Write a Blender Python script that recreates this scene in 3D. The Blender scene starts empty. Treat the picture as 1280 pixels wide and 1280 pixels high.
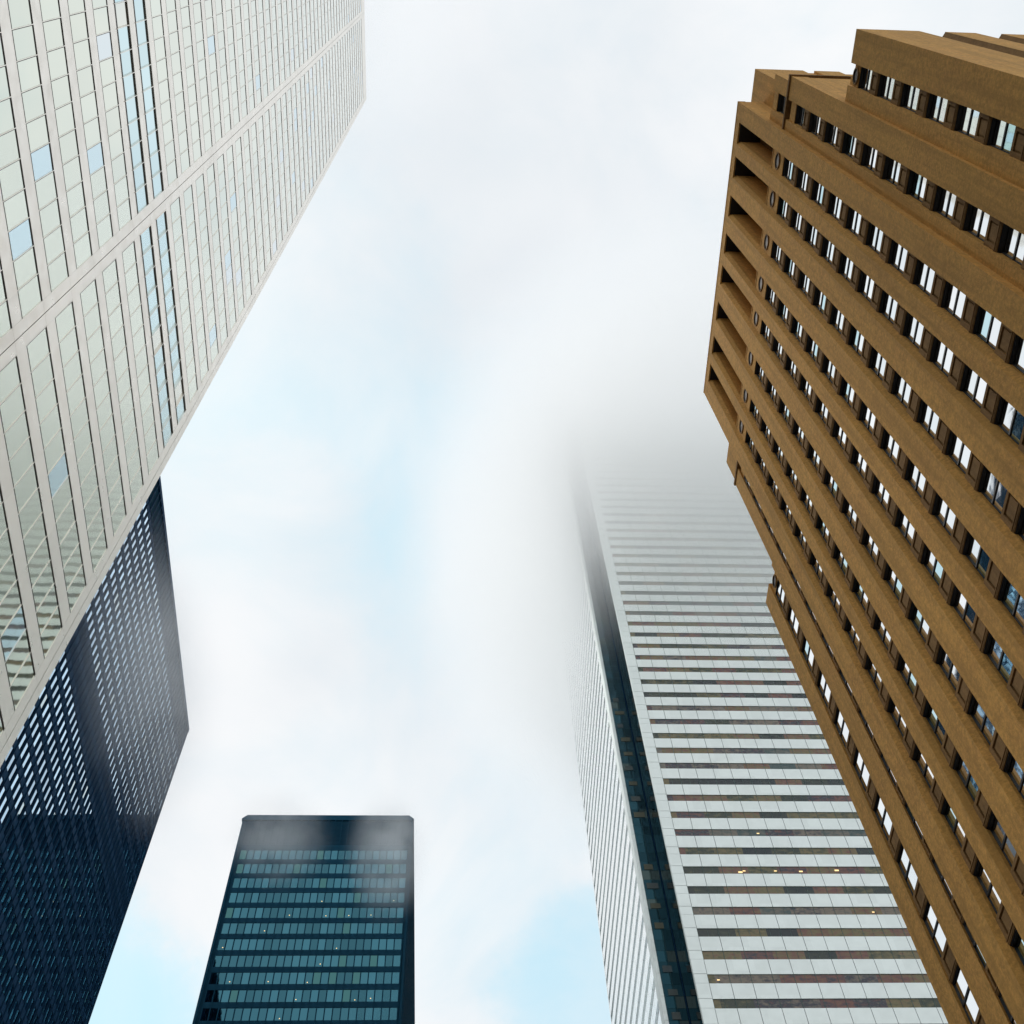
import bpy, math, random
from mathutils import Vector, Matrix

random.seed(7)
C = bpy.context.scene.collection
scene = bpy.context.scene

# ------------------------------------------------------------------ camera
EYE = 1.6
# world axes expressed in camera space (columns), found from the vanishing points
F_PX = 1448.68          # focal length in pixels of the 1280 px frame
ROT = ((0.99880428, -0.03501401, -0.03411792),
       (-0.01552717, -0.88895064, 0.45773974),
       (-0.04635645, -0.45666266, -0.88843137))
cam_d = bpy.data.cameras.new('camera')
cam_d.sensor_width = 36.0
cam_d.lens = F_PX / 1280.0 * 36.0
cam_d.clip_start = 0.1
cam_d.clip_end = 6000.0
cam = bpy.data.objects.new('camera', cam_d)
C.objects.link(cam)
cam.matrix_world = Matrix.Translation((0, 0, EYE)) @ Matrix(ROT).transposed().to_4x4()
scene.camera = cam

def pixel_dir(px, py):
    v = Matrix(ROT).transposed() @ Vector((px - 640, 640 - py, -F_PX))
    return v.normalized()

def project(p):
    c = Matrix(ROT) @ (Vector(p) - Vector((0, 0, EYE)))
    if c.z > -0.1:
        return None
    return (640 + F_PX * c.x / -c.z, 640 - F_PX * c.y / -c.z)

# ------------------------------------------------------------------ world
SUN_EL, SUN_AZ = 48.0, 290.0      # compass azimuth of the sun, +Y is north
world = bpy.data.worlds.new('World')
scene.world = world
world.use_nodes = True
wt = world.node_tree
for n in list(wt.nodes):
    wt.nodes.remove(n)

class NT:
    """small helper to wire nodes"""
    def __init__(self, tree):
        self.t = tree
    def n(self, kind, ins=None, **attrs):
        nd = self.t.nodes.new(kind)
        for k, v in attrs.items():
            setattr(nd, k, v)
        for k, v in (ins or {}).items():
            s = nd.inputs[k]
            if hasattr(v, 'is_output') and v.is_output:
                self.t.links.new(v, s)
            else:
                s.default_value = v
        return nd
    def math(self, op, a, b=0.0, c=None, clamp=False):
        ins = {0: a, 1: b}
        if c is not None:
            ins[2] = c
        return self.n('ShaderNodeMath', ins, operation=op, use_clamp=clamp).outputs[0]
    def vmath(self, op, a, b=(0, 0, 0)):
        nd = self.n('ShaderNodeVectorMath', {0: a, 1: b}, operation=op)
        return nd.outputs['Value'] if op == 'DOT_PRODUCT' else nd.outputs[0]
    def mix(self, f, a, b):
        nd = self.t.nodes.new('ShaderNodeMix')
        nd.data_type = 'RGBA'
        for i, v in ((0, f), (6, a), (7, b)):
            if hasattr(v, 'is_output') and v.is_output:
                self.t.links.new(v, nd.inputs[i])
            else:
                nd.inputs[i].default_value = v
        return nd.outputs[2]
    def ramp(self, f, stops, interp='LINEAR'):
        nd = self.n('ShaderNodeValToRGB', {0: f})
        cr = nd.color_ramp
        cr.interpolation = interp
        while len(cr.elements) < len(stops):
            cr.elements.new(0.5)
        for e, (p, col) in zip(cr.elements, stops):
            e.position = p
            e.color = col if len(col) == 4 else (*col, 1)
        return nd.outputs[0]
    def noise(self, vec, scale, detail=4.0, rough=0.55, dist=0.0):
        return self.n('ShaderNodeTexNoise', {'Vector': vec, 'Scale': scale, 'Detail': detail,
                                             'Roughness': rough, 'Distortion': dist}).outputs[0]

w = NT(wt)
sky = w.n('ShaderNodeTexSky', sky_type='NISHITA', sun_disc=False,
          sun_elevation=math.radians(SUN_EL), sun_rotation=math.radians(SUN_AZ),
          altitude=80.0, air_density=1.0, dust_density=1.6, ozone_density=1.0)
co = w.n('ShaderNodeTexCoord').outputs['Generated']
# broken layer of low cloud: thick and white nearly everywhere, thinner where blue shows
_wob = w.n('ShaderNodeTexNoise', {'Vector': co, 'Scale': 7.0, 'Detail': 6.0, 'Roughness': 0.6}).outputs[1]
_wob = w.n('ShaderNodeVectorMath', {0: _wob, 1: (0.5, 0.5, 0.5)}, operation='SUBTRACT').outputs[0]
_wob = w.vmath('MULTIPLY', _wob, (0.16, 0.16, 0.16))
co_w = w.n('ShaderNodeVectorMath', {0: w.vmath('ADD', co, _wob)}, operation='NORMALIZE').outputs[0]
def blob(px, py, radius_deg):
    d = pixel_dir(px, py)
    dot = w.vmath('DOT_PRODUCT', co_w, (d.x, d.y, d.z))
    c0, c1 = math.cos(math.radians(radius_deg)), 1.0
    return w.n('ShaderNodeMapRange', {0: dot, 1: c0, 2: c1, 3: 0.0, 4: 1.0},
               interpolation_type='SMOOTHERSTEP').outputs[0]
n1 = w.noise(co, 5.5, 9.0, 0.58, 0.45)
n2 = w.noise(co, 2.2, 3.0, 0.5, 0.2)
open_sky = w.math('MULTIPLY', blob(330, 500, 16), 0.34)
for px, py, r, a in ((140, 1290, 6, 0.80), (750, 1260, 6.5, 0.55), (600, 1180, 7, 0.22),
                     (640, 700, 13, 0.08), (430, 560, 13, 0.09), (900, 1000, 12, 0.10), (700, 960, 6, 0.16), (1000, 1500, 12, 0.5),
                     (1500, -300, 22, 0.2)):
    open_sky = w.math('ADD', open_sky, w.math('MULTIPLY', blob(px, py, r), a))
cov = w.math('SUBTRACT', open_sky, w.math('MULTIPLY', w.math('SUBTRACT', n1, 0.46), 1.1))
cov = w.math('SUBTRACT', cov, w.math('MULTIPLY', blob(340, 740, 8), 0.30))
thin = w.n('ShaderNodeMapRange', {0: cov, 1: -0.15, 2: 1.15, 3: 0.0, 4: 1.0},
           interpolation_type='SMOOTHSTEP').outputs[0]
grey = w.n('ShaderNodeMapRange', {0: w.math('ADD', w.math('MULTIPLY', n2, 0.7), w.math('MULTIPLY', n1, 0.3)),
                                  1: 0.38, 2: 0.64, 3: 0.0, 4: 1.0}, interpolation_type='SMOOTHSTEP').outputs[0]
cloud_col = w.mix(grey, (7.9, 8.35, 8.75, 1), (9.35, 9.5, 9.65, 1))
blue = w.n('ShaderNodeVectorMath', {0: sky.outputs[0], 1: (3.3, 3.2, 1.95)}, operation='MULTIPLY').outputs[0]
blue = w.mix(0.75, blue, (5.3, 8.5, 10.4, 1))
skycol = w.mix(thin, cloud_col, blue)
bg = w.n('ShaderNodeBackground', {0: skycol, 1: 0.1})
w.n('ShaderNodeOutputWorld', {0: bg.outputs[0]})

# ------------------------------------------------------------------ sun (veiled)
sd = bpy.data.lights.new('sun', 'SUN')
sd.energy = 0.9
sd.angle = math.radians(18)
sd.color = (1.0, 0.95, 0.88)
sun = bpy.data.objects.new('sun', sd)
C.objects.link(sun)
az, el = math.radians(SUN_AZ), math.radians(SUN_EL)
sdir = Vector((math.sin(az) * math.cos(el), math.cos(az) * math.cos(el), math.sin(el)))
sun.rotation_euler = sdir.to_track_quat('Z', 'Y').to_euler()
sun.location = (0, 0, 300)

scene.view_settings.view_transform = 'Standard'
scene.view_settings.look = 'None'
scene.view_settings.exposure = 0.03
scene.view_settings.gamma = 1.0
scene.view_settings.use_curve_mapping = False
scene.cycles.use_denoising = True
scene.cycles.max_bounces = 36
scene.cycles.volume_bounces = 32
scene.cycles.diffuse_bounces = 4
scene.cycles.glossy_bounces = 4
scene.cycles.transparent_max_bounces = 16
scene.cycles.sample_clamp_indirect = 2.5
scene.cycles.caustics_reflective = False
scene.cycles.caustics_refractive = False

# ------------------------------------------------------------------ materials
def new_mat(name):
    m = bpy.data.materials.new(name)
    m.use_nodes = True
    t = m.node_tree
    for n in list(t.nodes):
        t.nodes.remove(n)
    return m, NT(t)

def finish(g, bsdf):
    g.n('ShaderNodeOutputMaterial', {0: bsdf})

def principled(g, **kw):
    ins = {}
    for k, v in kw.items():
        ins[{'color': 'Base Color', 'metal': 'Metallic', 'rough': 'Roughness', 'normal': 'Normal',
             'spec': 'Specular IOR Level', 'coat': 'Coat Weight', 'emit': 'Emission Color',
             'emit_s': 'Emission Strength'}[k]] = v
    return g.n('ShaderNodeBsdfPrincipled', ins).outputs[0]

def col(c):
    return (*c, 1.0)

def mat_metal(name, base, metal, rough, mottling=0.05, panel=None, streak=0.0, spec=0.5):
    m, g = new_mat(name)
    pos = g.n('ShaderNodeTexCoord').outputs['Object']
    n = g.noise(pos, 0.35, 4, 0.6)
    f = n
    c = g.mix(f, col([x * (1 - mottling) for x in base]), col([min(1, x * (1 + mottling)) for x in base]))
    if panel:
        cell = g.n('ShaderNodeVectorMath', {0: pos, 1: panel}, operation='SNAP').outputs[0]
        wn = g.n('ShaderNodeTexWhiteNoise', {0: cell}).outputs[0]
        c = g.mix(g.math('MULTIPLY', wn, 0.16), c, col([x * 0.62 for x in base]))
    if streak:
        sc = g.vmath('MULTIPLY', pos, (1.3, 1.3, 0.05))
        s = g.noise(sc, 1.0, 5, 0.7)
        c = g.mix(g.math('MULTIPLY', g.math('SUBTRACT', s, 0.45, clamp=True), streak), c, col([x * 0.45 for x in base]))
    r = g.n('ShaderNodeMapRange', {0: g.noise(pos, 1.3, 3), 1: 0.3, 2: 0.7, 3: rough * 0.8, 4: rough * 1.25}).outputs[0]
    finish(g, principled(g, color=c, metal=metal, rough=r, spec=spec))
    return m

def mat_glass(name, tint, other, share, cell, off=(0, 0, 0), metal=1.0, rough=0.03, wave=0.012, wscale=0.5, vary=0.12, third=None):
    """opaque coated glazing: mirror-like; some panes have blinds or different coating"""
    m, g = new_mat(name)
    pos = g.n('ShaderNodeTexCoord').outputs['Object']
    p2 = g.n('ShaderNodeVectorMath', {0: pos, 1: off}, operation='SUBTRACT').outputs[0]
    # one random number for every pane (each pane is its own island of faces)
    isl = g.n('ShaderNodeNewGeometry').outputs['Random Per Island']
    obr = g.n('ShaderNodeObjectInfo').outputs['Random']
    rnd = g.math('FRACT', g.math('ADD', g.math('MULTIPLY', isl, 7.31), g.math('MULTIPLY', obr, 13.7)))
    sel = g.math('LESS_THAN', rnd, share)
    wn2 = g.math('FRACT', g.math('MULTIPLY', rnd, 31.7))
    snapped = g.n('ShaderNodeCombineXYZ', {0: g.math('MULTIPLY', rnd, 40.0), 1: g.math('MULTIPLY', wn2, 40.0), 2: 3.0}).outputs[0]
    a = g.mix(wn2, col([x * (1 - vary) for x in tint]), col([min(1, x * (1 + vary)) for x in tint]))
    if third:
        sel3 = g.math('GREATER_THAN', rnd, 1 - third[1])
        a = g.mix(sel3, a, col(third[0]))
    c = g.mix(sel, a, col(other))
    nz = g.noise(g.n('ShaderNodeVectorMath', {0: p2, 1: g.n('ShaderNodeVectorMath', {0: snapped, 1: (5.1, 5.1, 5.1)}, operation='MULTIPLY').outputs[0]}, operation='ADD').outputs[0], wscale, 2, 0.4)
    bp = g.n('ShaderNodeBump', {'Strength': 1.0, 'Distance': wave, 'Height': nz}).outputs[0]
    finish(g, principled(g, color=c, metal=metal, rough=rough, normal=bp))
    return m

def mat_plain(name, base, rough=0.6, metal=0.0, spec=0.5):
    m, g = new_mat(name)
    pos = g.n('ShaderNodeTexCoord').outputs['Object']
    n = g.noise(pos, 0.8, 4, 0.6)
    c = g.mix(n, col([x * 0.85 for x in base]), col([x * 1.15 for x in base]))
    finish(g, principled(g, color=c, metal=metal, rough=rough, spec=spec))
    return m

def mat_stone(name, base, warm):
    m, g = new_mat(name)
    pos = g.n('ShaderNodeTexCoord').outputs['Object']
    big = g.noise(pos, 0.22, 6, 0.65)
    med = g.noise(pos, 1.4, 6, 0.65)
    fine = g.noise(pos, 5.5, 5, 0.75)
    # limestone slabs: 1.2 m x 0.6 m, very faint joints; use y+x as the run along any wall
    sep = g.n('ShaderNodeSeparateXYZ', {0: pos})
    run = g.math('ADD', sep.outputs[0], sep.outputs[1])
    uv = g.n('ShaderNodeCombineXYZ', {0: run, 1: sep.outputs[2], 2: 0.0}).outputs[0]
    br = g.n('ShaderNodeTexBrick', {'Vector': uv, 'Color1': (0.0, 0.0, 0.0, 1), 'Color2': (1, 1, 1, 1),
                                    'Mortar': (0.5, 0.5, 0.5, 1), 'Scale': 1.0, 'Mortar Size': 0.012,
                                    'Brick Width': 1.25, 'Row Height': 0.62})
    c = g.mix(g.n('ShaderNodeMapRange', {0: big, 1: 0.35, 2: 0.65, 3: 0.0, 4: 1.0}).outputs[0], col(base), col(warm))
    c = g.mix(g.math('MULTIPLY', br.outputs[0], 0.42), c, col([x * 0.66 for x in base]))
    c = g.mix(g.math('MULTIPLY', g.math('SUBTRACT', med, 0.40, clamp=True), 2.2), c, col([x * 0.62 for x in base]))
    c = g.mix(g.math('MULTIPLY', g.math('SUBTRACT', fine, 0.42, clamp=True), 3.0), c, col([x * 1.35 for x in base]))
    streaks = g.noise(g.vmath('MULTIPLY', pos, (1.6, 1.6, 0.06)), 1.0, 5, 0.7)
    c = g.mix(g.math('MULTIPLY', g.math('SUBTRACT', streaks, 0.46, clamp=True), 3.0), c, col([x * 0.6 for x in base]))
    h = g.math('ADD', g.math('MULTIPLY', fine, 1.0), g.math('MULTIPLY', br.outputs[1], -0.6))
    bp = g.n('ShaderNodeBump', {'Strength': 0.7, 'Distance': 0.03, 'Height': h}).outputs[0]
    finish(g, principled(g, color=c, rough=0.85, normal=bp, spec=0.3))
    return m

M = {}
M['steel'] = mat_metal('stainless_steel', (0.95, 0.895, 0.815), 0.90, 0.33, 0.03, (15.03, 1.254 * 3, 3.948), 0.10)
M['steel_dark'] = mat_plain('dark_gasket', (0.075, 0.068, 0.055), 0.6)
M['steel_glass'] = mat_glass('coated_glass', (0.745, 0.785, 0.69), (0.62, 0.79, 0.85), 0.03, (50, 1.254, 3.948),
                             (0, 0.05, 0.0), wave=0.0035, wscale=0.5, vary=0.03, third=((0.72, 0.80, 0.83), 0.03))
M['plant_glass'] = mat_glass('plant_floor_glass', (0.60, 0.80, 0.84), (0.76, 0.77, 0.70), 0.12, (50, 1.254, 3.948),
                             (0, 0.05, 0.0), wave=0.004, vary=0.05)
M['stone'] = mat_stone('brown_limestone', (0.66, 0.360, 0.092), (0.56, 0.285, 0.082))
M['stone_dark'] = mat_stone('brown_limestone_spandrel', (0.27, 0.155, 0.055), (0.32, 0.18, 0.07))
M['sash'] = mat_plain('dark_sash', (0.012, 0.014, 0.018), 0.5)  # window sashes, also the black boxes that paint shade onto soffits
M['bronze'] = mat_plain('medallion_bronze', (0.05, 0.04, 0.035), 0.5, 0.3)
M['sash_glass'] = mat_glass('sash_glass', (0.92, 0.97, 0.99), (0.55, 0.77, 0.82), 0.14, (40, 1.3, 2.02), wave=0.004,
                            wscale=0.7, vary=0.10)
M['black_steel'] = mat_metal('black_painted_steel', (0.013, 0.052, 0.115), 0.0, 0.6, 0.10, spec=0.03)
M['black_glass'] = mat_glass('bronze_black_glass', (0.42, 0.62, 0.82), (0.50, 0.64, 0.70), 0.06, (1.529, 1.529, 4.224),
                             (0, 151.5 - 1.529 * 48 - 0.1, EYE + 2.4631 * 55.0 - 0.5), wave=0.003, wscale=0.7, vary=0.28)
M['mid_glass'] = mat_glass('green_black_glass', (0.048, 0.150, 0.195), (0.06, 0.165, 0.17), 0.05, (1.529, 60, 0.02248 * 185.0),
                           (-0.2525 * 185.0, 0, EYE + 0.8133 * 185.0 - 0.5), wave=0.002, vary=0.22)
M['louver'] = mat_metal('plant_louver', (0.012, 0.070, 0.125), 0.0, 0.6, 0.10, spec=0.05)
M['teal_steel'] = mat_metal('teal_black_steel', (0.011, 0.068, 0.120), 0.0, 0.6, 0.10, spec=0.03)
M['white_panel'] = mat_metal('white_glass_panel', (0.86, 0.93, 0.905), 0.55, 0.40, 0.02, (2.93, 30, 3.96), 0.05)
M['white_side'] = mat_metal('white_glass_panel_side', (0.90, 0.94, 0.94), 0.85, 0.16, 0.02)
M['joint'] = mat_plain('dark_green_joint', (0.06, 0.12, 0.11), 0.6)
M['notch_glass'] = mat_glass('notch_glass', (0.014, 0.045, 0.06), (0.05, 0.075, 0.075), 0.10, (3.0, 3.6, 1.98), wave=0.003, vary=0.3)

def mat_band_glass():
    # white-tower ribbon windows: partly reflective, partly showing ceilings and blinds behind
    m, g = new_mat('ribbon_glass')
    pos = g.n('ShaderNodeTexCoord').outputs['Object']
    cell = g.n('ShaderNodeVectorMath', {0: pos, 1: (4.4, 60, 3.96)}, operation='SNAP').outputs[0]
    wn = g.n('ShaderNodeTexWhiteNoise', {0: cell}).outputs[0]
    flo = g.n('ShaderNodeVectorMath', {0: pos, 1: (400, 400, 3.96)}, operation='SNAP').outputs[0]
    wf = g.n('ShaderNodeTexWhiteNoise', {0: flo}).outputs[0]
    n = g.noise(g.vmath('MULTIPLY', pos, (0.8, 0.8, 1.6)), 0.9, 4, 0.6)
    v = g.math('ADD', g.math('MULTIPLY', wn, 0.35), g.math('ADD', g.math('MULTIPLY', wf, 0.35), g.math('MULTIPLY', n, 0.3)))
    c = g.ramp(v, [(0.26, (0.003, 0.009, 0.014)), (0.38, (0.035, 0.045, 0.02)), (0.46, (0.20, 0.16, 0.06)),
                   (0.54, (0.20, 0.07, 0.05)), (0.61, (0.02, 0.025, 0.05)), (0.68, (0.24, 0.19, 0.14)), (0.8, (0.05, 0.09, 0.09))])
    d = principled(g, color=c, rough=0.6, spec=0.2)
    gl = g.n('ShaderNodeBsdfGlossy', {'Color': (0.8, 0.86, 0.86, 1), 'Roughness': 0.04}).outputs[0]
    fr = g.n('ShaderNodeFresnel', {'IOR': 1.7}).outputs[0]
    mixs = g.n('ShaderNodeMixShader', {0: g.math('ADD', g.math('MULTIPLY', fr, 0.7), 0.0), 1: d, 2: gl}).outputs[0]
    finish(g, mixs)
    return m
M['band_glass'] = mat_band_glass()

m, g = new_mat('lit_lamp')
finish(g, g.n('ShaderNodeEmission', {0: (1.0, 0.72, 0.34, 1), 1: 1.6}).outputs[0])
M['lamp'] = m
m, g = new_mat('asphalt')
pos = g.n('ShaderNodeTexCoord').outputs['Object']
cc = g.mix(g.noise(pos, 0.6, 6, 0.7), (0.04, 0.04, 0.042, 1), (0.07, 0.07, 0.07, 1))
finish(g, principled(g, color=cc, rough=0.85))
M['asphalt'] = m
M['paving'] = mat_plain('paving', (0.30, 0.29, 0.27), 0.8)
M['city'] = mat_plain('city_ground', (0.22, 0.22, 0.21), 0.9)
M['paint'] = mat_plain('road_paint', (0.75, 0.75, 0.7), 0.7)
M['roof'] = mat_plain('roof_gravel', (0.20, 0.20, 0.19), 0.9)

# ------------------------------------------------------------------ mesh builder
class MB:
    def __init__(self):
        self.v, self.f, self.m = [], [], []
    def quad(self, a, b, c, d, mi=0):
        i = len(self.v)
        self.v += [a, b, c, d]
        self.f.append((i, i + 1, i + 2, i + 3))
        self.m.append(mi)
    def box(self, x0, x1, y0, y1, z0, z1, mi=0):
        i = len(self.v)
        self.v += [(x0, y0, z0), (x1, y0, z0), (x1, y1, z0), (x0, y1, z0),
                   (x0, y0, z1), (x1, y0, z1), (x1, y1, z1), (x0, y1, z1)]
        for q in ((0, 3, 2, 1), (4, 5, 6, 7), (0, 1, 5, 4), (1, 2, 6, 5), (2, 3, 7, 6), (3, 0, 4, 7)):
            self.f.append(tuple(i + k for k in q))
            self.m.append(mi)
    def prism(self, poly, axis, a0, a1, mi=0):
        """extrude a 2-D polygon along axis ('x','y','z') between a0 and a1"""
        def P(u, v, a):
            return {'x': (a, u, v), 'y': (u, a, v), 'z': (u, v, a)}[axis]
        n = len(poly)
        i = len(self.v)
        self.v += [P(u, v, a0) for u, v in poly] + [P(u, v, a1) for u, v in poly]
        self.f.append(tuple(i + k for k in range(n - 1, -1, -1)))
        self.f.append(tuple(i + n + k for k in range(n)))
        self.m += [mi, mi]
        for k in range(n):
            k2 = (k + 1) % n
            self.f.append((i + k, i + k2, i + n + k2, i + n + k))
            self.m.append(mi)
    def build(self, name, mats, parent=None, bevel=0.0):
        me = bpy.data.meshes.new(name)
        me.from_pydata(self.v, [], self.f)
        for mt in mats:
            me.materials.append(M[mt])
        me.polygons.foreach_set('material_index', self.m)
        me.update()
        o = bpy.data.objects.new(name, me)
        C.objects.link(o)
        if parent:
            o.parent = parent
        if bevel:
            b = o.modifiers.new('bevel', 'BEVEL')
            b.width = bevel
            b.segments = 2
        return o

def thing(name, loc, label, cat, group=None):
    o = bpy.data.objects.new(name, None)
    o.empty_display_size = 5
    C.objects.link(o)
    o.location = loc
    o['label'] = label
    o['category'] = cat
    if group:
        o['group'] = group
    return o

def keep_world(o, parent):
    """parent while keeping coordinates that were written in world space"""
    o.parent = parent
    o.matrix_parent_inverse = parent.matrix_world.inverted()

# large bodies used to tell which windows the camera can see
BODIES = {}
def hidden(p, own):
    o = Vector((0, 0, EYE))
    d = Vector(p) - o
    for k, (lo, hi) in BODIES.items():
        if k == own:
            continue
        t0, t1 = 0.0, 0.999
        ok = True
        for i in range(3):
            if abs(d[i]) < 1e-9:
                if not lo[i] < o[i] < hi[i]:
                    ok = False
                continue
            a, b = (lo[i] - o[i]) / d[i], (hi[i] - o[i]) / d[i]
            if a > b:
                a, b = b, a
            t0, t1 = max(t0, a), min(t1, b)
        if ok and t0 < t1:
            return True
    return False

def area_px(pts, own):
    q = [project(p) for p in pts]
    if any(x is None for x in q):
        return 0
    cx = sum(x[0] for x in q) / 4
    cy = sum(x[1] for x in q) / 4
    if not (0 <= cx <= 1280 and 0 <= cy <= 1280):
        return 0
    c = [sum(p[i] for p in pts) / 4 for i in range(3)]
    if hidden(c, own):
        return 0
    return abs(sum(q[i][0] * q[(i + 1) % 4][1] - q[(i + 1) % 4][0] * q[i][1] for i in range(4))) / 2

def place_windows(specs, own, parent, limit=100):
    """specs: (corner points of the glass, frame(mb), glass(mb), frame mats, glass mats).
    The ones that show largest become parts of their own, the rest one part."""
    ranked = sorted(specs, key=lambda s: -area_px(s[0], own))
    rest = {}
    for i, (pts, fr, gl, fm, gm) in enumerate(ranked):
        if i < limit and area_px(pts, own) > 0:
            a = MB(); fr(a)
            wo = a.build('window', fm); keep_world(wo, parent)
            b = MB(); gl(b)
            go = b.build('glass', gm); go.parent = wo
        else:
            key = (tuple(fm), tuple(gm))
            a, b = rest.setdefault(key, (MB(), MB()))
            fr(a); gl(b)
    big = MB(); mats = []
    for (fm, gm), (a, b) in rest.items():
        for src, ms in ((a, fm), (b, gm)):
            base = len(big.v)
            idx = []
            for mname in ms:
                if mname not in mats:
                    mats.append(mname)
                idx.append(mats.index(mname))
            big.v += src.v
            big.f += [tuple(base + k for k in f) for f in src.f]
            big.m += [idx[k] for k in src.m]
    if big.v:
        o = big.build('window', mats)
        o['kind'] = 'stuff'
        o['label'] = 'all the smaller windows of this tower'
        keep_world(o, parent)

def part(mb, name, mats, parent, bevel=0.0):
    o = mb.build(name, mats, None, bevel)
    keep_world(o, parent)
    return o

def tilt():
    return random.uniform(-1, 1)

# ================================================================== tower sizes
# stainless tower (left)
AX = -19.0
A_TOP = EYE + 12.48 * 19.0
A_N = 1.708 * 19.0
A_BAY = 15.03
A_S = A_N - 3 * A_BAY - 0.5
A_W = AX - 38.0
# brown stone tower (right)
R = 23.0
# white tower
WY = 125.0
# black towers
TX = -55.0
T_TOP = EYE + 3.545 * 55.0
T_N, T_S = 151.5, 151.5 - 1.529 * 48 - 0.4
MY = 185.0
M_TOP = EYE + 1.113 * MY
M_X0, M_X1 = -0.2590 * MY, -0.0500 * MY
W_X0, W_X1 = 32.4, 32.4 + 1.85 * 2 + 24 * 2.93
W_N = 125.0 + 66.0
W_TOP = 298.0
BODIES['steel'] = ((A_W, A_S, 0), (AX, A_N, A_TOP))
BODIES['stone'] = ((24.4, 9.7, 0), (60, 42.5, 88))
BODIES['white'] = ((W_X0, WY, 0), (W_X1, W_N, W_TOP))
BODIES['black'] = ((TX - 38, T_S, 0), (TX, T_N, T_TOP))
BODIES['mid'] = ((M_X0, MY, 0), (M_X1, MY + 76, M_TOP))

# ================================================================== ground and streets
def ground_sheet(name, x0, x1, y0, y1, z, mat, label):
    mb = MB()
    mb.quad((x0, y0, z), (x1, y0, z), (x1, y1, z), (x0, y1, z))
    o = mb.build(name, [mat])
    o['kind'] = 'structure'
    return o
ground_sheet('ground', -2500, 2500, -2500, 2500, 0.0, 'city', '')
ground_sheet('road', -9, 11, -600, 900, 0.004, 'asphalt', '')
ground_sheet('crossroad', -600, 600, 62, 80, 0.008, 'asphalt', '')
for nm, x0, x1, y0, y1 in (('pavement', -18, -9, -300, 62), ('pavement', 11, 22, -300, 62),
                           ('pavement', -50, -9, 80, 400), ('pavement', 11, 28, 80, 400)):
    mb = MB()
    mb.box(x0, x1, y0, y1, 0.0, 0.13)
    o = mb.build(nm, ['paving'])
    o['kind'] = 'structure'
mk = MB()
for y in range(-120, 300, 9):
    if not 58 < y < 84:
        mk.box(0.92, 1.07, y, y + 3, 0.0045, 0.012)
o = mk.build('road_marking', ['paint'])
o['kind'] = 'structure'

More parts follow.
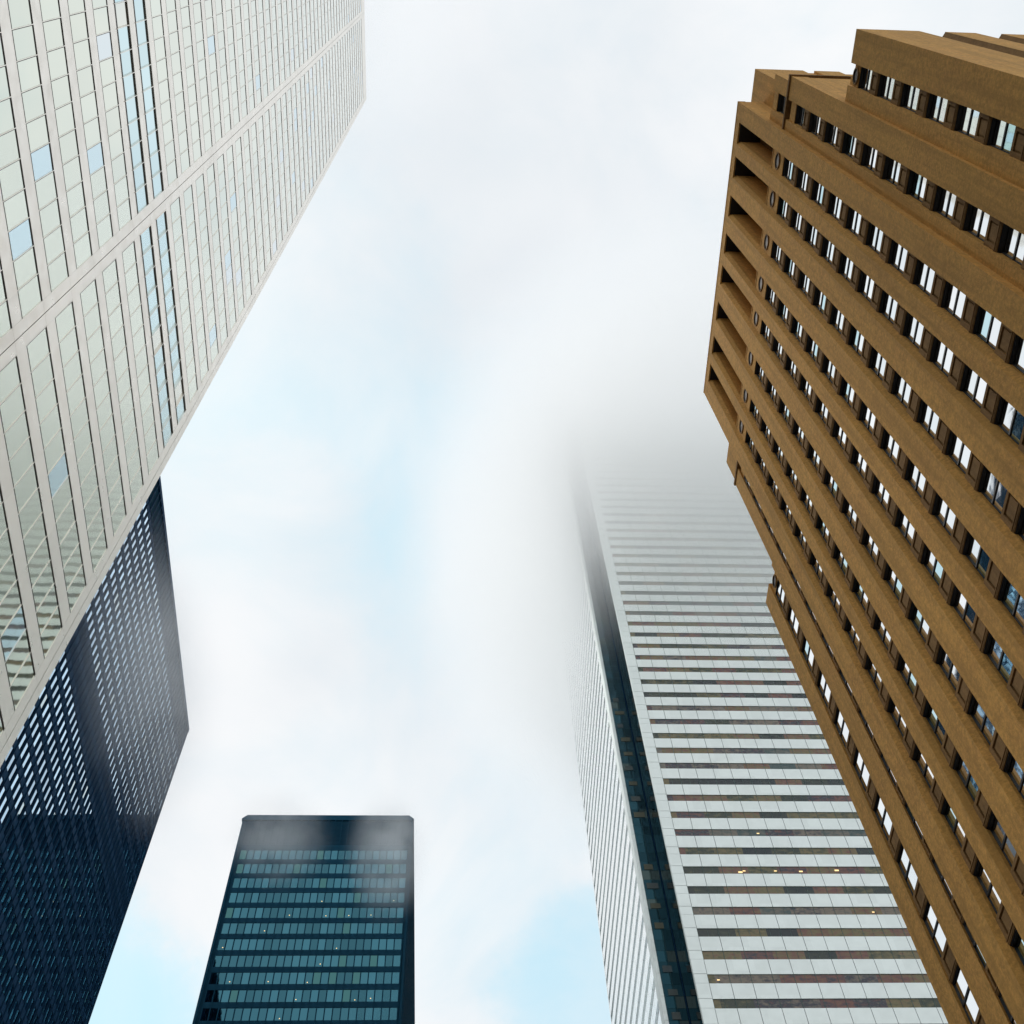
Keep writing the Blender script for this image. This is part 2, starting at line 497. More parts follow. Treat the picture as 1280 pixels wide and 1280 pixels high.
# ================================================================== 1. stainless steel tower
def steel_tower():
    root = thing('office_tower', (AX, A_N, 0), 'pale stainless steel skyscraper with long window strips filling the left side', 'skyscraper')
    bpy.context.view_layer.update()
    PER = 0.2078 * 19.0
    sill0 = EYE + 2.5866 * 19.0
    K0, K1 = -12, 45
    SILL = lambda k: sill0 + k * PER
    HEAD_H = 2.76
    G = 0.012
    # core behind everything
    mb = MB(); mb.box(A_W + 0.7, AX - 0.7, A_S + 0.7, A_N - 0.7, 0, A_TOP - 1.5)
    part(mb, 'core_wall', ['steel_dark'], root)
    rf = MB(); rf.box(A_W + 0.35, AX - 0.35, A_S + 0.35, A_N - 0.35, A_TOP - 1.5, A_TOP - 1.1)
    part(rf, 'roof', ['roof'], root)
    # columns (pairs of half pilasters with an open joint) on the street face
    half = 0.032 * 19.0
    zlist = [SILL(k) for k in range(K0, K1 + 1)]
    z_bot = SILL(K0)
    def pil(mb, y0, y1, out=0.0):
        cuts = [0.0] + [SILL(k) + HEAD_H for k in range(K0, K1 + 1)] + [A_TOP]
        for a, b in zip(cuts[:-1], cuts[1:]):
            mb.box(AX - 0.45, AX + out, y0, y1, a + G / 2, b - G / 2)
    edges = [A_N - 0.031 * 19.0 - i * A_BAY for i in range(4)]      # joint lines
    # corner column with its joint
    mb = MB(); pil(mb, A_N - 0.55, A_N); pil(mb, A_N - 0.55 - 0.03 - 0.6, A_N - 0.58)
    part(mb, 'column', ['steel'], root)
    bays = []
    n_edge = A_N - 0.55 - 0.03 - 0.6
    joints = []
    y = n_edge
    for i in range(3):
        lo = y - 0.727 * 19.0
        bays.append((lo, y))
        mb = MB()
        pil(mb, lo - half + 0.02, lo); pil(mb, lo - 2 * half, lo - half - 0.02)
        part(mb, 'column', ['steel'], root)
        y = lo - 2 * half
    # spandrels, one mesh per floor
    for k in range(K0, K1 + 2):
        mb = MB()
        top = SILL(k) if k <= K1 else A_TOP
        bot = SILL(k - 1) + HEAD_H if k > K0 else 0.0
        for lo, hi in bays:
            # the strip is split by very thin vertical panel joints
            n = 3
            for j in range(n):
                a, b = lo + (hi - lo) * j / n, lo + (hi - lo) * (j + 1) / n
                mb.box(AX - 0.45, AX - 0.003, a + G / 2 * (j == 0), b - G / 2 * (j == n - 1), bot, top)
        part(mb, 'spandrel', ['steel'], root)
    # north and hidden faces: plain steel with window strips cut as recessed bands
    for k in range(K0, K1 + 2):
        top = SILL(k) if k <= K1 else A_TOP
        bot = SILL(k - 1) + HEAD_H if k > K0 else 0.0
        mb = MB()
        mb.box(A_W, AX - 0.46, A_N - 0.45, A_N, bot, top)
        mb.box(A_W, AX - 0.46, A_S, A_S + 0.45, bot, top)
        mb.box(A_W, A_W + 0.45, A_S + 0.46, A_N - 0.46, bot, top)
        part(mb, 'side_spandrel', ['steel'], root)
    mb = MB()
    mb.quad((AX - 0.5, A_N - 0.25, 0), (A_W, A_N - 0.25, 0), (A_W, A_N - 0.25, A_TOP - 2), (AX - 0.5, A_N - 0.25, A_TOP - 2))
    mb.quad((A_W, A_S + 0.25, 0), (AX - 0.5, A_S + 0.25, 0), (AX - 0.5, A_S + 0.25, A_TOP - 2), (A_W, A_S + 0.25, A_TOP - 2))
    mb.quad((A_W + 0.25, A_N, 0), (A_W + 0.25, A_S, 0), (A_W + 0.25, A_S, A_TOP - 2), (A_W + 0.25, A_N, A_TOP - 2))
    part(mb, 'side_glazing', ['steel_glass'], root)
    # windows
    specs = []
    for k in range(K0, K1 + 1):
        plant = k in (5, 6)
        z0, z1 = SILL(k), SILL(k) + HEAD_H
        for lo, hi in bays:
            n = 11
            wd = (hi - lo) / n
            for j in range(n):
                a, b = lo + wd * j, lo + wd * (j + 1)
                gx = AX - (0.035 if not plant else 0.08)
                g0 = z0 + (0.12 if not plant else 0.48)
                t1, t2 = tilt() * 0.0035, tilt() * 0.0035
                def fr(mb, a=a, b=b, z0=z0, z1=z1, gx=gx, plant=plant, first=(j == 0)):
                    # dark gasket, then the projecting steel mullion
                    mb.box(gx - 0.06, gx + 0.012, a + 0.018, a + 0.055, z0, z1, 1)
                    mb.box(gx - 0.02, gx + (0.035 if not plant else 0.12), a - 0.018, a + 0.018, z0, z1, 0)
                    mb.box(gx - 0.05, gx + 0.01, a, b, z1 - 0.03, z1 - 0.002, 1)
                    mb.box(gx - 0.03, gx + 0.012, a, b, z1 - 0.10, z1 - 0.07, 1)
                    mb.box(gx - 0.05, gx + 0.02, a, b, z0, z0 + (0.13 if not plant else 0.50), 1)
                def gl(mb, a=a, b=b, g0=g0, z1=z1, gx=gx, t1=t1, t2=t2):
                    mb.quad((gx + t1, a + 0.03, g0), (gx + t1 + t2, b - 0.0, g0), (gx - t1 + t2, b - 0.0, z1 - 0.08), (gx - t1, a + 0.03, z1 - 0.08))
                specs.append((((gx, a, z0), (gx, b, z0), (gx, b, z1), (gx, a, z1)), fr, gl,
                              ['steel', 'steel_dark'], ['plant_glass' if plant else 'steel_glass']))
    place_windows(specs, 'steel', root)
steel_tower()

# ================================================================== 2. brown stone tower
def stone_tower():
    root = thing('stone_tower', (R, 9.0, 0), 'brown limestone tower with deep window strips and stepped shoulders on the right', 'skyscraper')
    bpy.context.view_layer.update()
    PER = 4.005
    T = lambda k: EYE + 51.50 + PER * k      # top of spandrel k
    L = lambda k: EYE + 50.09 + PER * k      # underside of spandrel k
    K0 = -9
    xs, xg = 23.30, 23.50
    SPL = 0.20          # splay of the jambs
    roof = EYE + 4.43 * R
    strips = [(.637, .7135), (.757, .8345), (.8985, .977), (1.0405, 1.1185), (1.163, 1.239), (1.3065, 1.383), (1.446, 1.522), (1.5645, 1.6405)]
    strips = [(a * R, b * R) for a, b in strips]
    yN = 1.710 * R
    yS = 0.573 * R
    XB = 52.0
    # body behind the facade
    mb = MB(); mb.box(26.2, XB, yS + 0.3, yN - 0.3, 0, roof - 1.2)
    mb.box(24.9, 26.2, yS + 0.3, yN - 0.3, 0, EYE + 89.0)
    part(mb, 'core_wall', ['stone'], root)
    # piers
    ys = [yS] + [v for s in strips for v in s] + [yN]
    top_open = EYE + 4.37 * R
    for i in range(0, len(ys), 2):
        mb = MB()
        if i == 0:
            mb.box(R, 26.2, ys[i], ys[i + 1], 0, top_open)
        else:
            mb.prism([(R, ys[i]), (23.31, ys[i] - SPL), (26.2, ys[i] - SPL), (26.2, ys[i + 1]), (R, ys[i + 1])], 'z', 0, top_open)
        part(mb, 'pier', ['stone'], root)
    mb = MB(); mb.box(R, 30.0, yS, yN, top_open, roof)
    mb.box(R - 0.03, R + 0.6, yS - 0.03, yN + 0.03, roof - 0.18, roof + 0.02)
    part(mb, 'parapet', ['stone'], root)
    mb = MB(); mb.box(30.0, XB, yS, yN, roof - 1.3, roof - 0.3)
    part(mb, 'roof', ['roof'], root)
    specs = []
    def medallion(x, yc, zc, r):
        n = 24
        mb = MB()
        for q in range(n):
            a0, a1 = 2 * math.pi * q / n, 2 * math.pi * (q + 1) / n
            def P(rad, a, xx):
                return (xx, yc + rad * math.cos(a), zc + rad * math.sin(a))
            mb.quad(P(r, a0, x), P(r, a1, x), P(r, a1, x - 0.09), P(r, a0, x - 0.09), 0)
            mb.quad(P(r, a0, x - 0.09), P(r, a1, x - 0.09), P(r * 0.82, a1, x - 0.09), P(r * 0.82, a0, x - 0.09), 0)
            mb.quad(P(r * 0.82, a0, x - 0.09), P(r * 0.82, a1, x - 0.09), P(r * 0.80, a1, x - 0.004), P(r * 0.80, a0, x - 0.004), 1)
            mb.quad(P(r * 0.80, a0, x - 0.004), P(r * 0.80, a1, x - 0.004), P(0.02, a1, x - 0.05), P(0.02, a0, x - 0.05), 1)
        part(mb, 'medallion', ['stone_dark', 'bronze'], root)
    def spandrel(mb, x, depth, y0, y1, z0, z1, recess=0.10):
        """slab with a recessed framed panel and stepped underside"""
        fw = 0.17 * (y1 - y0)
        zt, zb = z1 - 0.20, z0 + 0.26
        mb.box(x, x + depth, y0, y0 + fw, z0, z1)
        mb.box(x, x + depth, y1 - fw, y1, z0, z1)
        mb.box(x, x + depth, y0 + fw, y1 - fw, zt, z1)
        mb.box(x, x + depth, y0 + fw, y1 - fw, z0, zb)
        mb.box(x + recess, x + depth, y0 + fw, y1 - fw, zb, zt)
        q = 0.10
        mb.box(x + recess * 0.45, x + recess, y0 + fw + q, y1 - fw - q, zb + q, zt - q)
        # stepped lintel mouldings
        mb.box(x - 0.05, x, y0, y1, z0 + 0.16, z0 + 0.22)
        mb.box(x - 0.025, x, y0, y1, z0 + 0.06, z0 + 0.11)
    def window(y0, y1, z0, z1, x_front, x_glass):
        zm = (z0 + z1) / 2
        def fr(mb):
            mb.box(x_glass - 0.04, x_glass + 0.08, y0, y0 + 0.045, z0, z1)
            mb.box(x_glass - 0.04, x_glass + 0.08, y1 - 0.045, y1, z0, z1)
            mb.box(x_front + 0.05, x_glass + 0.08, y0, y1, z1 - 0.05, z1 - 0.002)  # black box over the lintel soffit: its shade put in as colour
            mb.box(x_front + 0.09, x_glass + 0.0, y0, y1, z1 - 0.09, z1 - 0.05)  # lower step of the same painted soffit shade
            mb.box(x_glass - 0.04, x_glass + 0.08, y0, y1, z0, z0 + 0.08)
            mb.box(x_glass - 0.05, x_glass + 0.06, y0, y1, zm - 0.05, zm + 0.06)
        t1, t2, t3 = tilt() * 0.004, tilt() * 0.004, tilt() * 0.004
        def gl(mb):
            mb.quad((x_glass - t1, y0 + .06, z0 + .12), (x_glass + t2, y1 - .06, z0 + .12), (x_glass + t1, y1 - .06, zm), (x_glass, y0 + .06, zm))
            mb.quad((x_glass + .03 + t3, y0 + .06, zm), (x_glass + .03, y1 - .06, zm), (x_glass + .03 - t1, y1 - .06, z1 - .08), (x_glass + .03, y0 + .06, z1 - .08))
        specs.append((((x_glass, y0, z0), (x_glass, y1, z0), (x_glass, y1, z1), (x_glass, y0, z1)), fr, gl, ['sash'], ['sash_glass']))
    sp_specs = []
    def strip(y0, y1, x_sp, x_gl, kmax, z_top, kmin=K0, sill_light=True):
        for k in range(kmin, kmax + 1):
            sp_specs.append((((x_sp, y0, L(k)), (x_sp, y1, L(k)), (x_sp, y1, T(k)), (x_sp, y0, T(k))),
                             (x_sp, x_gl + 0.25 - x_sp, y0, y1, L(k), T(k))))
            window(y0, y1, T(k - 1), L(k), x_sp, x_gl)
        mb = MB()
        mb.box(x_sp, x_gl + 0.25, y0, y1, 0, T(kmin - 1))
        part(mb, 'base_wall', ['stone_dark'], root)
    fill_top = EYE + 3.835 * xs
    for (y0, y1) in strips:
        y1 = y1 - SPL
        strip(y0, y1, xs, xg, 8, fill_top)
        # topmost infill with the medallion, then the open loggia
        window(y0, y1, T(8), L(9), xs, xg)
        mb = MB(); mb.box(xs, 24.6, y0, y1, L(9), fill_top)
        mb.box(xs - 0.04, xs + 0.4, y0, y1, fill_top - 0.12, fill_top + 0.02)
        part(mb, 'loggia_parapet', ['stone'], root)
        medallion(xs, (y0 + y1) / 2, (L(9) + fill_top) / 2 - 0.1, 0.62)
        xb = 1.084 * R
        mb = MB()
        zz0, zz1 = EYE + 3.82 * xb, EYE + 3.99 * xb
        mb.box(xb, 26.2, y0, y1, fill_top - 2, zz0)
        mb.box(xb, 26.2, y0, y1, zz1, top_open)
        mb.box(xb, 26.2, y0, y0 + 0.25, zz0, zz1)
        mb.box(xb, 26.2, y1 - 0.25, y1, zz0, zz1)
        mb.box(24.6, xb, y0, y1, fill_top - 2, fill_top - 0.4)
        mb.box(R + 0.12, xb - 0.004, y0 + 0.004, y1 - 0.004, top_open - 0.09, top_open - 0.004, 1)  # black sheet painting the deep shade of the loggia soffit
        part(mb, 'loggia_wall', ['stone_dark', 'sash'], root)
        window(y0 + 0.25, y1 - 0.25, zz0, zz1, xb, xb + 0.25)
    # ---- shoulders
    x0 = 1.031 * R
    x1 = 1.019 * R
    def shoulder(x, ya, yb, sa, sb, ztop, x_sp, x_gl, kmax, med=True, name='shoulder', set_in=0.0):
        mb = MB()
        mb.box(x, x + 1.2, ya, sa, 0, ztop)
        mb.box(x, x + 1.2, sb, yb, 0, ztop)
        mb.box(x + 1.2, XB, ya + set_in, yb, 0, ztop - 0.6)
        mb.box(x + 0.15, x + 1.2, sa, sb, L(kmax) + PER - 0.35, ztop - 0.5)
        part(mb, name, ['stone'], root)
        strip(sa, sb, x_sp, x_gl, kmax, ztop)
        window(sa, sb, T(kmax), L(kmax) + PER - 0.35 + 0.0, x_sp, x_gl)
        if med:
            zc = (L(kmax) + PER - 0.35 + ztop - 0.5) / 2
            medallion(x + 0.15, (sa + sb) / 2, zc, 0.50)
    # south outer shoulder, north outer shoulder (top at 3.175)
    zt0 = EYE + 3.175 * x0
    gs = 1.0465 * R
    yA = 0.2245 * x0
    kk = 5
    shoulder(x0, yA, .4023 * x0, .306 * x0, .3603 * x0, zt0, x0 + 0.15, gs, kk, set_in=0.8)
    shoulder(x0, 1.790 * x0, 1.947 * x0, 1.8085 * x0, 1.876 * x0, zt0, x0 + 0.10, x0 + 0.20, kk)
    # inner shoulders (top ledge at 3.74)
    zt1 = EYE + 3.74 * x1
    g1 = 1.0365 * R
    shoulder(x1, .4053 * x1, yS - 0.002, .4725 * x1, .5225 * g1, zt1, x1 + 0.15, g1, 8, med=False)
    shoulder(x1, yN + 0.002, 1.797 * x1, yN + 0.25, 1.732 * x1, zt1, x1 + 0.08, x1 + 0.14, 8, med=False)
    mb = MB()
    mb.box(x1 - 0.12, XB, .4053 * x1 - 0.12, .4053 * x1 + 0.35, zt1 + 0.003, zt1 + 0.30)
    mb.box(x1 - 0.12, x1 + 0.4, .4053 * x1 + 0.35, yS - 0.01, zt1 + 0.003, zt1 + 0.30)
    part(mb, 'coping', ['stone_dark'], root)
    mb = MB()
    mb.box(x1 - 0.10, x1 + 0.4, yN + 0.01, 1.797 * x1 + 0.10, zt1 + 0.003, zt1 + 0.30)
    part(mb, 'coping', ['stone_dark'], root)
    # upper parts of the inner shoulders
    zu = EYE + 3.93 * x1
    mb = MB()
    xu = x1 + 0.10
    wa, wb = .4725 * x1, .5225 * g1
    wz0, wz1 = EYE + 89.05, EYE + 91.5
    mb.box(xu, XB, yN + 0.01, 1.795 * x1, zt1 + 0.3, zu)
    part(mb, 'upper_shoulder', ['stone'], root)
    mb = MB()
    mb.box(xu, xu + 1.2, .4053 * x1 + 0.4, wa, zt1 + 0.3, zu + 0.6)
    mb.box(xu, xu + 1.2, wb, yS - 0.01, zt1 + 0.3, zu + 0.6)
    mb.box(xu + 0.12, xu + 1.2, wa, wb, wz1, zu + 0.6)
    mb.box(xu + 0.12, xu + 1.2, wa, wb, zt1 + 0.3, wz0)
    mb.box(xu + 1.2, XB, .4053 * x1 + 0.4, yS - 0.01, zt1 + 0.3, zu + 0.6)
    part(mb, 'upper_shoulder', ['stone'], root)
    window(wa, wb, wz0, wz1, xu + .12, xu + 0.4)
    # attic block behind the main parapet, proud on the south
    xa = 1.093 * R
    za = EYE + 4.62 * R
    mb = MB()
    mb.box(xa, xa + 4.2, 11.0, yS + 1.2, zu + 0.6, za)
    # broad pilasters of the attic's south wall
    for (a, b) in ((xa + 5.2, xa + 7.4), (xa + 9.0, xa + 11.0), (xa + 12.4, xa + 14.4), (xa + 15.6, xa + 18)):
        mb.box(a, b, 11.0, yS + 1.2, zu + 0.6, za)
    mb.box(xa + 4.2, XB, 11.2, 26.0, zu + 0.6, za)
    mb.box(xa - 0.05, xa + 4.25, 10.95, yS - 0.3, EYE + 98.4, EYE + 98.6)
    part(mb, 'attic', ['stone'], root)
    # ---- south wall of the outer shoulder with its own piers and strips
    south = [(x0, 27.6), (29.2, 31.1), (32.7, 34.2), (35.8, 37.4), (39.0, 40.6), (42.2, 43.8), (45.4, 47.0), (48.6, XB)]
    mb = MB()
    for (a, b) in south:
        mb.box(max(a, x0 + 1.2), b, yA - 0.003, yA + 0.6, 0, zt0)
    part(mb, 'south_pier', ['stone'], root)
    mb = MB()
    for (a, b), (c, d) in zip(south[:-1], south[1:]):
        mb.prism([(b, yA + 0.002), (b + 0.04, yA + 0.5), (c - 0.25, yA + 0.5), (c, yA + 0.002), (c, yA + 0.9), (b, yA + 0.9)], 'z', 0, zt0 - 0.05)
    part(mb, 'south_wall', ['stone_dark'], root)
    # low parapet pieces on the shoulder roof
    mb = MB()
    mb.box(x0 + 0.7, x0 + 3.4, .3326 * x0 + 0.4, .3505 * x0 + 0.4, zt0 - 0.6, EYE + 3.25 * x0)
    mb.box(x0 + 0.7, x0 + 3.0, .3505 * x0 + 0.5, .3700 * x0 + 0.5, zt0 - 0.6, EYE + 3.22 * x0)
    part(mb, 'roof_block', ['stone'], root)
    sp_specs.sort(key=lambda q: -area_px(q[0], 'stone'))
    more = MB()
    for i, (pts, args) in enumerate(sp_specs):
        if i < 100:
            mb = MB(); spandrel(mb, *args)
            part(mb, 'spandrel', ['stone_dark'], root)
        else:
            spandrel(more, *args)
    o = part(more, 'spandrel', ['stone_dark'], root)
    o['kind'] = 'stuff'
    place_windows(specs, 'stone', root)
stone_tower()

# ================================================================== 3. white tower in the cloud
def white_tower():
    root = thing('white_tower', (W_X0, WY, 0), 'white panelled skyscraper with a dark corner notch, its top lost in cloud', 'skyscraper')
    bpy.context.view_layer.update()
    PER = 0.03173 * WY
    z_b = lambda k: EYE + 0.8256 * WY + k * PER      # underside of ribbon k
    WH = 1.50
    K0, K1 = -20, 45
    n = 24
    xa = 0.2740 * WY
    MOD = 2.93
    xb = xa + n * MOD
    dx = 29.5                      # west limit of the notch
    yn = 132.1
    y_w0 = 134.3
    y_w1 = 176.6
    mb = MB()
    mb.box(W_X0 + 0.3, W_X1 - 0.3, WY + 0.55, W_N, 0, W_TOP - 1)
    mb.box(29.6, W_X1 + 2.6, y_w0, y_w1, 0, W_TOP - 1)
    part(mb, 'core_wall', ['joint'], root)
    # front face, one mesh per floor
    for k in range(K0, K1 + 2):
        top = z_b(k)
        bot = z_b(k - 1) + WH if k > K0 else 0
        if k == K1 + 1:
            top = W_TOP
        mb = MB()
        for j in range(n):
            mb.box(xa + j * MOD + 0.035, xa + (j + 1) * MOD - 0.035, WY, WY + 0.4, bot + 0.0, top)
        part(mb, 'spandrel', ['white_panel'], root)
        mb = MB()
        p = (y_w1 - y_w0) / 14
        for j in range(14):
            mb.box(29.5 - 0.42, 29.5, y_w0 + j * p + 0.03, y_w0 + (j + 1) * p - 0.03, bot, top)
        part(mb, 'side_spandrel', ['white_side'], root)
    # corner columns, jointed at every ribbon edge
    for (a, b) in ((W_X0, xa - 0.05), (xb + 0.05, W_X1)):
        mb = MB()
        for k in range(K0, K1 + 2):
            bot = z_b(k - 1) + WH if k > K0 else 0
            top = z_b(k) if k <= K1 else W_TOP
            mb.box(a, b, WY - 0.10, WY + 0.5, bot + 0.03, top - 0.03)
            if k <= K1:
                mb.box(a, b, WY - 0.10, WY + 0.5, top + 0.0, top + WH - 0.03)
        part(mb, 'corner_column', ['white_panel'], root)
    mb = MB()
    for k in range(K0, K1 + 1):
        mb.box(28.98, 29.5, yn, y_w0 - 0.05, z_b(k) + 0.02, z_b(k) + PER - 0.02)
    part(mb, 'corner_column', ['white_panel'], root)
    mb = MB(); mb.box(29.05, 29.52, y_w1, y_w1 + 0.6, 0, W_TOP - 0.5)
    part(mb, 'corner_column', ['white_side'], root)
    # notch: dark glazing in two planes
    mb = MB()
    for k in range(2 * K0, 2 * K1 + 2):
        z0, z1 = z_b(0) + k * PER / 2 - 0.02, z_b(0) + (k + 1) * PER / 2 - 0.06
        t = tilt() * 0.004
        for (a, b) in ((29.55, 31.0), (31.04, 32.4)):
            mb.quad((a, yn - t, z0), (b, yn + t, z0), (b, yn + t, z1), (a, yn - t, z1))
        for j in range(2):
            a, b = WY + 0.5 + j * 3.3, WY + 0.5 + (j + 1) * 3.3 - 0.05
            mb.quad((W_X0, b, z0), (W_X0 + t, a, z0), (W_X0 + t, a, z1), (W_X0, b, z1))
    mb.quad((29.5, yn + 0.05, 0), (32.5, yn + 0.05, 0), (32.5, yn + 0.05, W_TOP - 2), (29.5, yn + 0.05, W_TOP - 2), 1)
    mb.quad((W_X0 + 0.05, yn, 0), (W_X0 + 0.05, WY + 0.5, 0), (W_X0 + 0.05, WY + 0.5, W_TOP - 2), (W_X0 + 0.05, yn, W_TOP - 2), 1)
    mb.box(W_X0 - 0.12, W_X0 + 0.02, yn - 0.2, yn - 0.04, 0, W_TOP - 2, 2)
    part(mb, 'notch_glazing', ['notch_glass', 'joint', 'black_steel'], root)
    # a few offices with blinds or lights on in the notch
    rnd = random.Random(5)
    for k in range(-9, 20):
        if rnd.random() < 0.3:
            continue
        a = 29.9 + rnd.random() * 0.3
        b = a + 1.0 + rnd.random() * 1.1
        mb = MB(); mb.box(a, b, yn - 0.06, yn - 0.03, z_b(k) + 0.1, z_b(k) + 1.0 + rnd.random() * 0.3)
        o = part(mb, 'blind', ['blind_%d' % rnd.randrange(3)], root)
    # ribbon windows
    specs = []
    for k in range(K0, K1 + 1):
        z0, z1 = z_b(k), z_b(k) + WH
        for j in range(n):
            a, b = xa + j * MOD, xa + (j + 1) * MOD
            t = tilt() * 0.006
            def fr(mb, a=a, b=b, z0=z0, z1=z1):
                mb.box(a - 0.035, a + 0.035, WY + 0.06, WY + 0.3, z0, z1)
                mb.box(a + 0.035, b - 0.035, WY + 0.06, WY + 0.3, z1 - 0.05, z1)
                mb.box(a + MOD / 2 - 0.02, a + MOD / 2 + 0.02, WY + 0.07, WY + 0.26, z0, z1 - 0.07)
            def gl(mb, a=a, b=b, z0=z0, z1=z1, t=t):
                mb.quad((a + .03, WY + .09 - t, z0), (b - .03, WY + .09 + t, z0), (b - .03, WY + .09 - t, z1 - .05), (a + .03, WY + .09 + t, z1 - .05))
            specs.append((((a, WY, z0), (b, WY, z0), (b, WY, z1), (a, WY, z1)), fr, gl, ['joint'], ['band_glass']))
        mbf = None
        def frs(mb, z0=z0, z1=z1):
            mb.box(29.5 - 0.06, 29.5 - 0.03, y_w0, y_w1, z1 - 0.03, z1 - 0.003)
        def gls(mb, z0=z0, z1=z1):
            mb.quad((29.5 - .035, y_w1, z0), (29.5 - .035, y_w0, z0), (29.5 - .035, y_w0, z1 - .08), (29.5 - .035, y_w1, z1 - .08))
        specs.append((((29.3, 1e5, z0),) * 4, frs, gls, ['joint'], ['side_glass']))
    place_windows(specs, 'white', root)
    # ceiling lamps glowing close behind the ribbon glass
    rnd = random.Random(11)
    for i in range(15):
        k = rnd.randrange(-8, 10)
        x = xa + rnd.random() * 26 + 0.6
        z = z_b(k) + 0.35 + rnd.random() * 0.5
        mb = MB(); s = 0.10 + rnd.random() * 0.12
        mb.box(x - s * 1.6, x + s * 1.6, WY + 0.055, WY + 0.085, z - s * 0.7, z + s * 0.7)
        part(mb, 'lamp', ['lamp'], root)
    mb = MB(); mb.box(30, W_X1 + 2, WY + 1, W_N, W_TOP - 1, W_TOP - 0.4)
    part(mb, 'roof', ['roof'], root)
for i, c in enumerate(((0.07, 0.10, 0.10), (0.10, 0.11, 0.07), (0.05, 0.085, 0.10))):
    M['blind_%d' % i] = mat_plain('blind_%d' % i, c, 0.5)
M['side_glass'] = mat_glass('side_ribbon_glass', (0.80, 0.90, 0.96), (0.76, 0.84, 0.90), 0.1, (50, 3.02, 3.96), metal=0.35, wave=0.003, vary=0.1)
white_tower()

# ================================================================== 4, 5. black steel towers
def black_face(along, fixed, out, a0, n, zb, H, floors, per, win_h, plant, top_plant, root, specs, glass, spandrel_list, mull, own, st):
    """along: 'x' or 'y' runs along the face; fixed: coordinate of the face; out: +1/-1 outward"""
    MOD = 1.529
    def bx(mb, u0, u1, d0, d1, z0, z1, mi=0):
        # d = depth measured outward from the glass plane
        p, q = fixed + out * d0, fixed + out * d1
        if p > q:
            p, q = q, p
        if along == 'y':
            mb.box(p, q, u0, u1, z0, z1, mi)
        else:
            mb.box(u0, u1, p, q, z0, z1, mi)
    def pt(u, d, z):
        return (fixed + out * d, u, z) if along == 'y' else (u, fixed + out * d, z)
    a1 = a0 + n * MOD
    for j in range(n + 1):
        u = a0 + j * MOD
        # I-section: web and outer flange
        bx(mull, u - 0.012, u + 0.012, 0.0, 0.18, 0, H - 1.2)
        bx(mull, u - 0.075, u + 0.075, 0.18, 0.205, 0, H - 1.2)
    for k in range(floors):
        z0 = zb + k * per
        if z0 + per > top_plant:
            break
        mb = spandrel_list.setdefault(k, MB())
        bx(mb, a0, a1, -0.3, 0.05, z0 + win_h, z0 + per)
        dark = any(p0 <= z0 + 1 <= p1 for p0, p1 in plant)
        for j in range(n):
            u0, u1 = a0 + j * MOD, a0 + (j + 1) * MOD
            t1, t2 = tilt() * 0.004, tilt() * 0.004
            def fr(mb, u0=u0, u1=u1, z0=z0, dark=dark):
                bx(mb, u0 + 0.02, u0 + 0.11, -0.05, 0.03, z0, z0 + win_h)
                bx(mb, u1 - 0.11, u1 - 0.02, -0.05, 0.03, z0, z0 + win_h)
                bx(mb, u0 + 0.11, u1 - 0.11, -0.05, 0.03, z0 + win_h - 0.08, z0 + win_h)
                if dark:
                    for q in range(9):
                        zz = z0 + 0.1 + q * 0.28
                        bx(mb, u0 + 0.11, u1 - 0.11, -0.04, 0.02, zz, zz + 0.16)
            def gl(mb, u0=u0, u1=u1, z0=z0, t1=t1, t2=t2):
                A = (pt(u0 + .1, -.02 + t1, z0), pt(u1 - .1, -.02 + t2, z0), pt(u1 - .1, -.02 - t1, z0 + win_h - .05), pt(u0 + .1, -.02 + t2 * .5, z0 + win_h - .05))
                if out * (1 if along == 'y' else -1) < 0:
                    A = A[::-1]
                mb.quad(*A)
            pts = (pt(u0, 0, z0), pt(u1, 0, z0), pt(u1, 0, z0 + win_h), pt(u0, 0, z0 + win_h))
            specs.append((pts, fr, gl, [st], [glass if not dark else 'louver']))

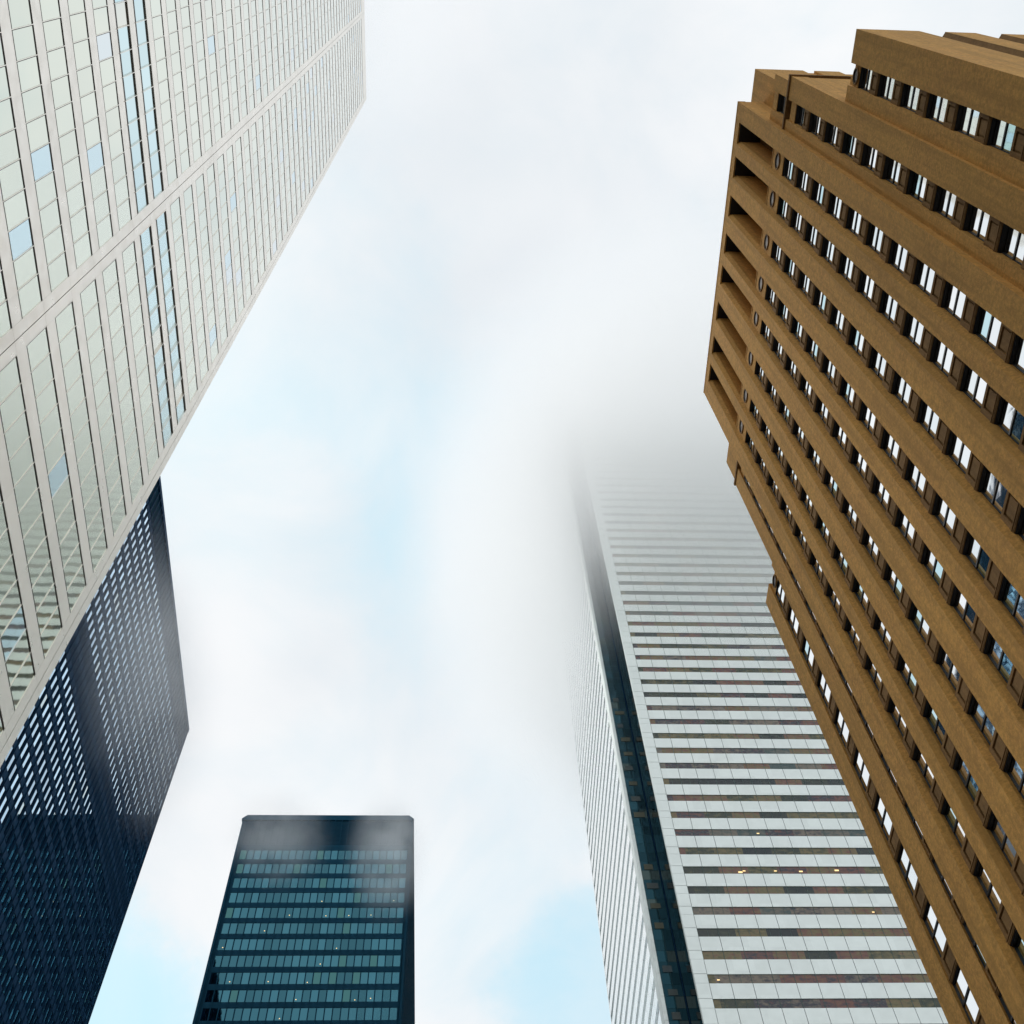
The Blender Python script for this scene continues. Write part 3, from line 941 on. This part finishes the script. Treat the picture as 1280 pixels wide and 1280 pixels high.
def black_tower(name, label, x0, x1, y0, y1, H, zb, per, win_h, floors, plant, top_plant, faces, glass, chamfer, own, st='black_steel'):
    root = thing(name, (x1, y0, 0), label, 'skyscraper')
    bpy.context.view_layer.update()
    mb = MB(); mb.box(x0 + 0.32, x1 - 0.32, y0 + 0.32, y1 - 0.32, 0, H - 1.3)
    part(mb, 'core_wall', [st], root)
    # roof slab and parapet with clipped corners
    c = chamfer
    mb = MB()
    mb.prism([(x0 - 0.2, H - 1.6), (x1 + 0.2, H - 1.6), (x1 + 0.2, H - c), (x1 + 0.2 - c, H), (x0 - 0.2 + c, H), (x0 - 0.2, H - c)],
             'y', y0 - 0.2, y1 + 0.2)
    part(mb, 'parapet', [st], root)
    specs, sp, mull = [], {}, MB()
    for (along, fixed, out, a0, n) in faces:
        black_face(along, fixed, out, a0, n, zb, H, floors, per, win_h, plant, top_plant, root, specs, glass, sp, mull, own, st)
    # corner posts
    for (px, py) in ((x0, y0), (x1, y0), (x1, y1), (x0, y1)):
        q = MB()
        q.box(min(px, px - 0.45 * (1 if px == x1 else -1)), max(px, px - 0.45 * (1 if px == x1 else -1)),
              min(py, py - 0.45 * (1 if py == y1 else -1)), max(py, py - 0.45 * (1 if py == y1 else -1)), 0, H - 1.6)
        part(q, 'corner_post', [st], root)
    part(mull, 'mullion_grid', [st], root)
    for k, mb in sp.items():
        part(mb, 'spandrel', [st], root)
    # plant room louvers at the top
    mb = MB()
    mb.box(x0 + 0.15, x1 - 0.15, y0 + 0.15, y1 - 0.15, top_plant, H - 1.62)
    z = top_plant + 0.5
    while z < H - 1.9:
        mb.box(x0 + 0.05, x1 - 0.05, y0 + 0.05, y1 - 0.05, z, z + 0.18)
        z += 0.4
    part(mb, 'louver_band', ['louver'], root)
    place_windows(specs, own, root)

per_t = 0.0768 * 55.0
zb_t = EYE + 2.4631 * 55.0 - 32 * per_t
pl = (EYE + 2.535 * 55, EYE + 2.70 * 55)
black_tower('black_tower', 'black steel skyscraper behind the pale steel one at lower left', TX - 37, TX, T_S, T_N, T_TOP,
            zb_t, per_t, 0.0515 * 55.0, 60, [pl], EYE + 3.41 * 55,
            [('y', TX, 1, T_S + 0.3, 48), ('x', T_S, -1, TX - 36.8, 24)], 'black_glass', 0.4, 'black')
per_m = 0.02248 * MY
zb_m = EYE + 0.8133 * MY - 36 * per_m
black_tower('black_tower', 'dark green glazed black skyscraper standing alone at bottom centre', M_X0, M_X1, MY, MY + 76, M_TOP,
            zb_m, per_m, 0.0155 * MY, 60, [], EYE + 1.0615 * MY,
            [('x', MY, -1, -0.2525 * MY, 24), ('y', M_X1, 1, MY + 0.8, 48)], 'mid_glass', 1.1, 'mid', 'teal_steel')
# lamps glowing low in some windows of the far tower
rnd = random.Random(3)
far = bpy.data.objects['black_tower.001']
for i in range(17):
    j, k = rnd.randrange(24), rnd.randrange(36, 44)
    x = -0.2525 * MY + j * 1.529 + 0.4 + rnd.random() * 0.7
    z = zb_m + k * per_m + 0.3 + rnd.random() * 0.5
    mb = MB(); mb.box(x - 0.09, x + 0.09, MY - 0.03, MY - 0.005, z - 0.09, z + 0.09)
    part(mb, 'lamp', ['lamp'], far)

# ================================================================== 6. low cloud
def cloud(loc, size, density, seed, label, soft=1.0, thresh=0.42, rot=0.0, g_=0.3):
    """a closed lumpy body filled with vapour; density falls off towards its skin"""
    import bmesh
    me = bpy.data.meshes.new('low_cloud')
    bm = bmesh.new()
    bmesh.ops.create_icosphere(bm, subdivisions=3, radius=1.0)
    for v in bm.verts:
        v.co = Vector((v.co.x * size[0], v.co.y * size[1], v.co.z * size[2]))
    bm.to_mesh(me)
    bm.free()
    o = bpy.data.objects.new('low_cloud', me)
    C.objects.link(o)
    o.location = loc
    o.rotation_euler.z = rot
    m, g = new_mat('cloud_vapour')
    pos = g.n('ShaderNodeTexCoord').outputs['Object']
    un = g.vmath('DIVIDE', pos, size)
    ln = g.n('ShaderNodeVectorMath', {0: un}, operation='LENGTH').outputs['Value']
    fall = g.n('ShaderNodeMapRange', {0: ln, 1: 0.98, 2: 0.98 - 0.75 * soft, 3: 0.0, 4: 1.0}, interpolation_type='SMOOTHSTEP').outputs[0]
    off = g.n('ShaderNodeVectorMath', {0: pos, 1: (seed * 37.1, seed * 11.3, seed * 5.7)}, operation='ADD').outputs[0]
    nz = g.noise(off, 0.035 if max(size) > 60 else 2.6 / max(size), 4, 0.55, 0.3)
    nn = g.n('ShaderNodeMapRange', {0: nz, 1: thresh - 0.12, 2: thresh + 0.16, 3: 0.0, 4: 1.0}).outputs[0]
    d = g.math('MULTIPLY', g.math('MULTIPLY', fall, nn), density)
    vol = g.n('ShaderNodeVolumePrincipled', {'Color': (1, 1, 1, 1), 'Density': d, 'Anisotropy': g_}).outputs[0]
    g.n('ShaderNodeOutputMaterial', {'Volume': vol})
    me.materials.append(m)
    o['kind'] = 'stuff'
    o['label'] = label
    o['category'] = 'cloud'
    return o
cloud((61, 138, 252), (84, 98, 78), 0.052, 1, 'white low cloud swallowing the top of the white tower', soft=0.6, thresh=0.25, g_=0.85)
cloud((-26.5, 60, 85), (7, 18, 11), 0.055, 2, 'thin mist drifting over the top of the black tower at left', soft=1.0, thresh=0.36, g_=0.94)
cloud((-7.2, 92, 98), (5.5, 8, 9.0), 0.085, 3, 'wisp of mist on the right top corner of the far dark tower', soft=1.0, thresh=0.42, g_=0.94)
cloud((-19.5, 92, 100.5), (7, 8, 5.0), 0.085, 4, 'wisp of mist on the left top corner of the far dark tower', soft=1.0, thresh=0.42, g_=0.94)
cloud((-16, 22, 262), (26, 34, 48), 0.022, 5, 'faint mist round the roof edge of the pale steel tower', soft=1.0, thresh=0.35, g_=0.94)
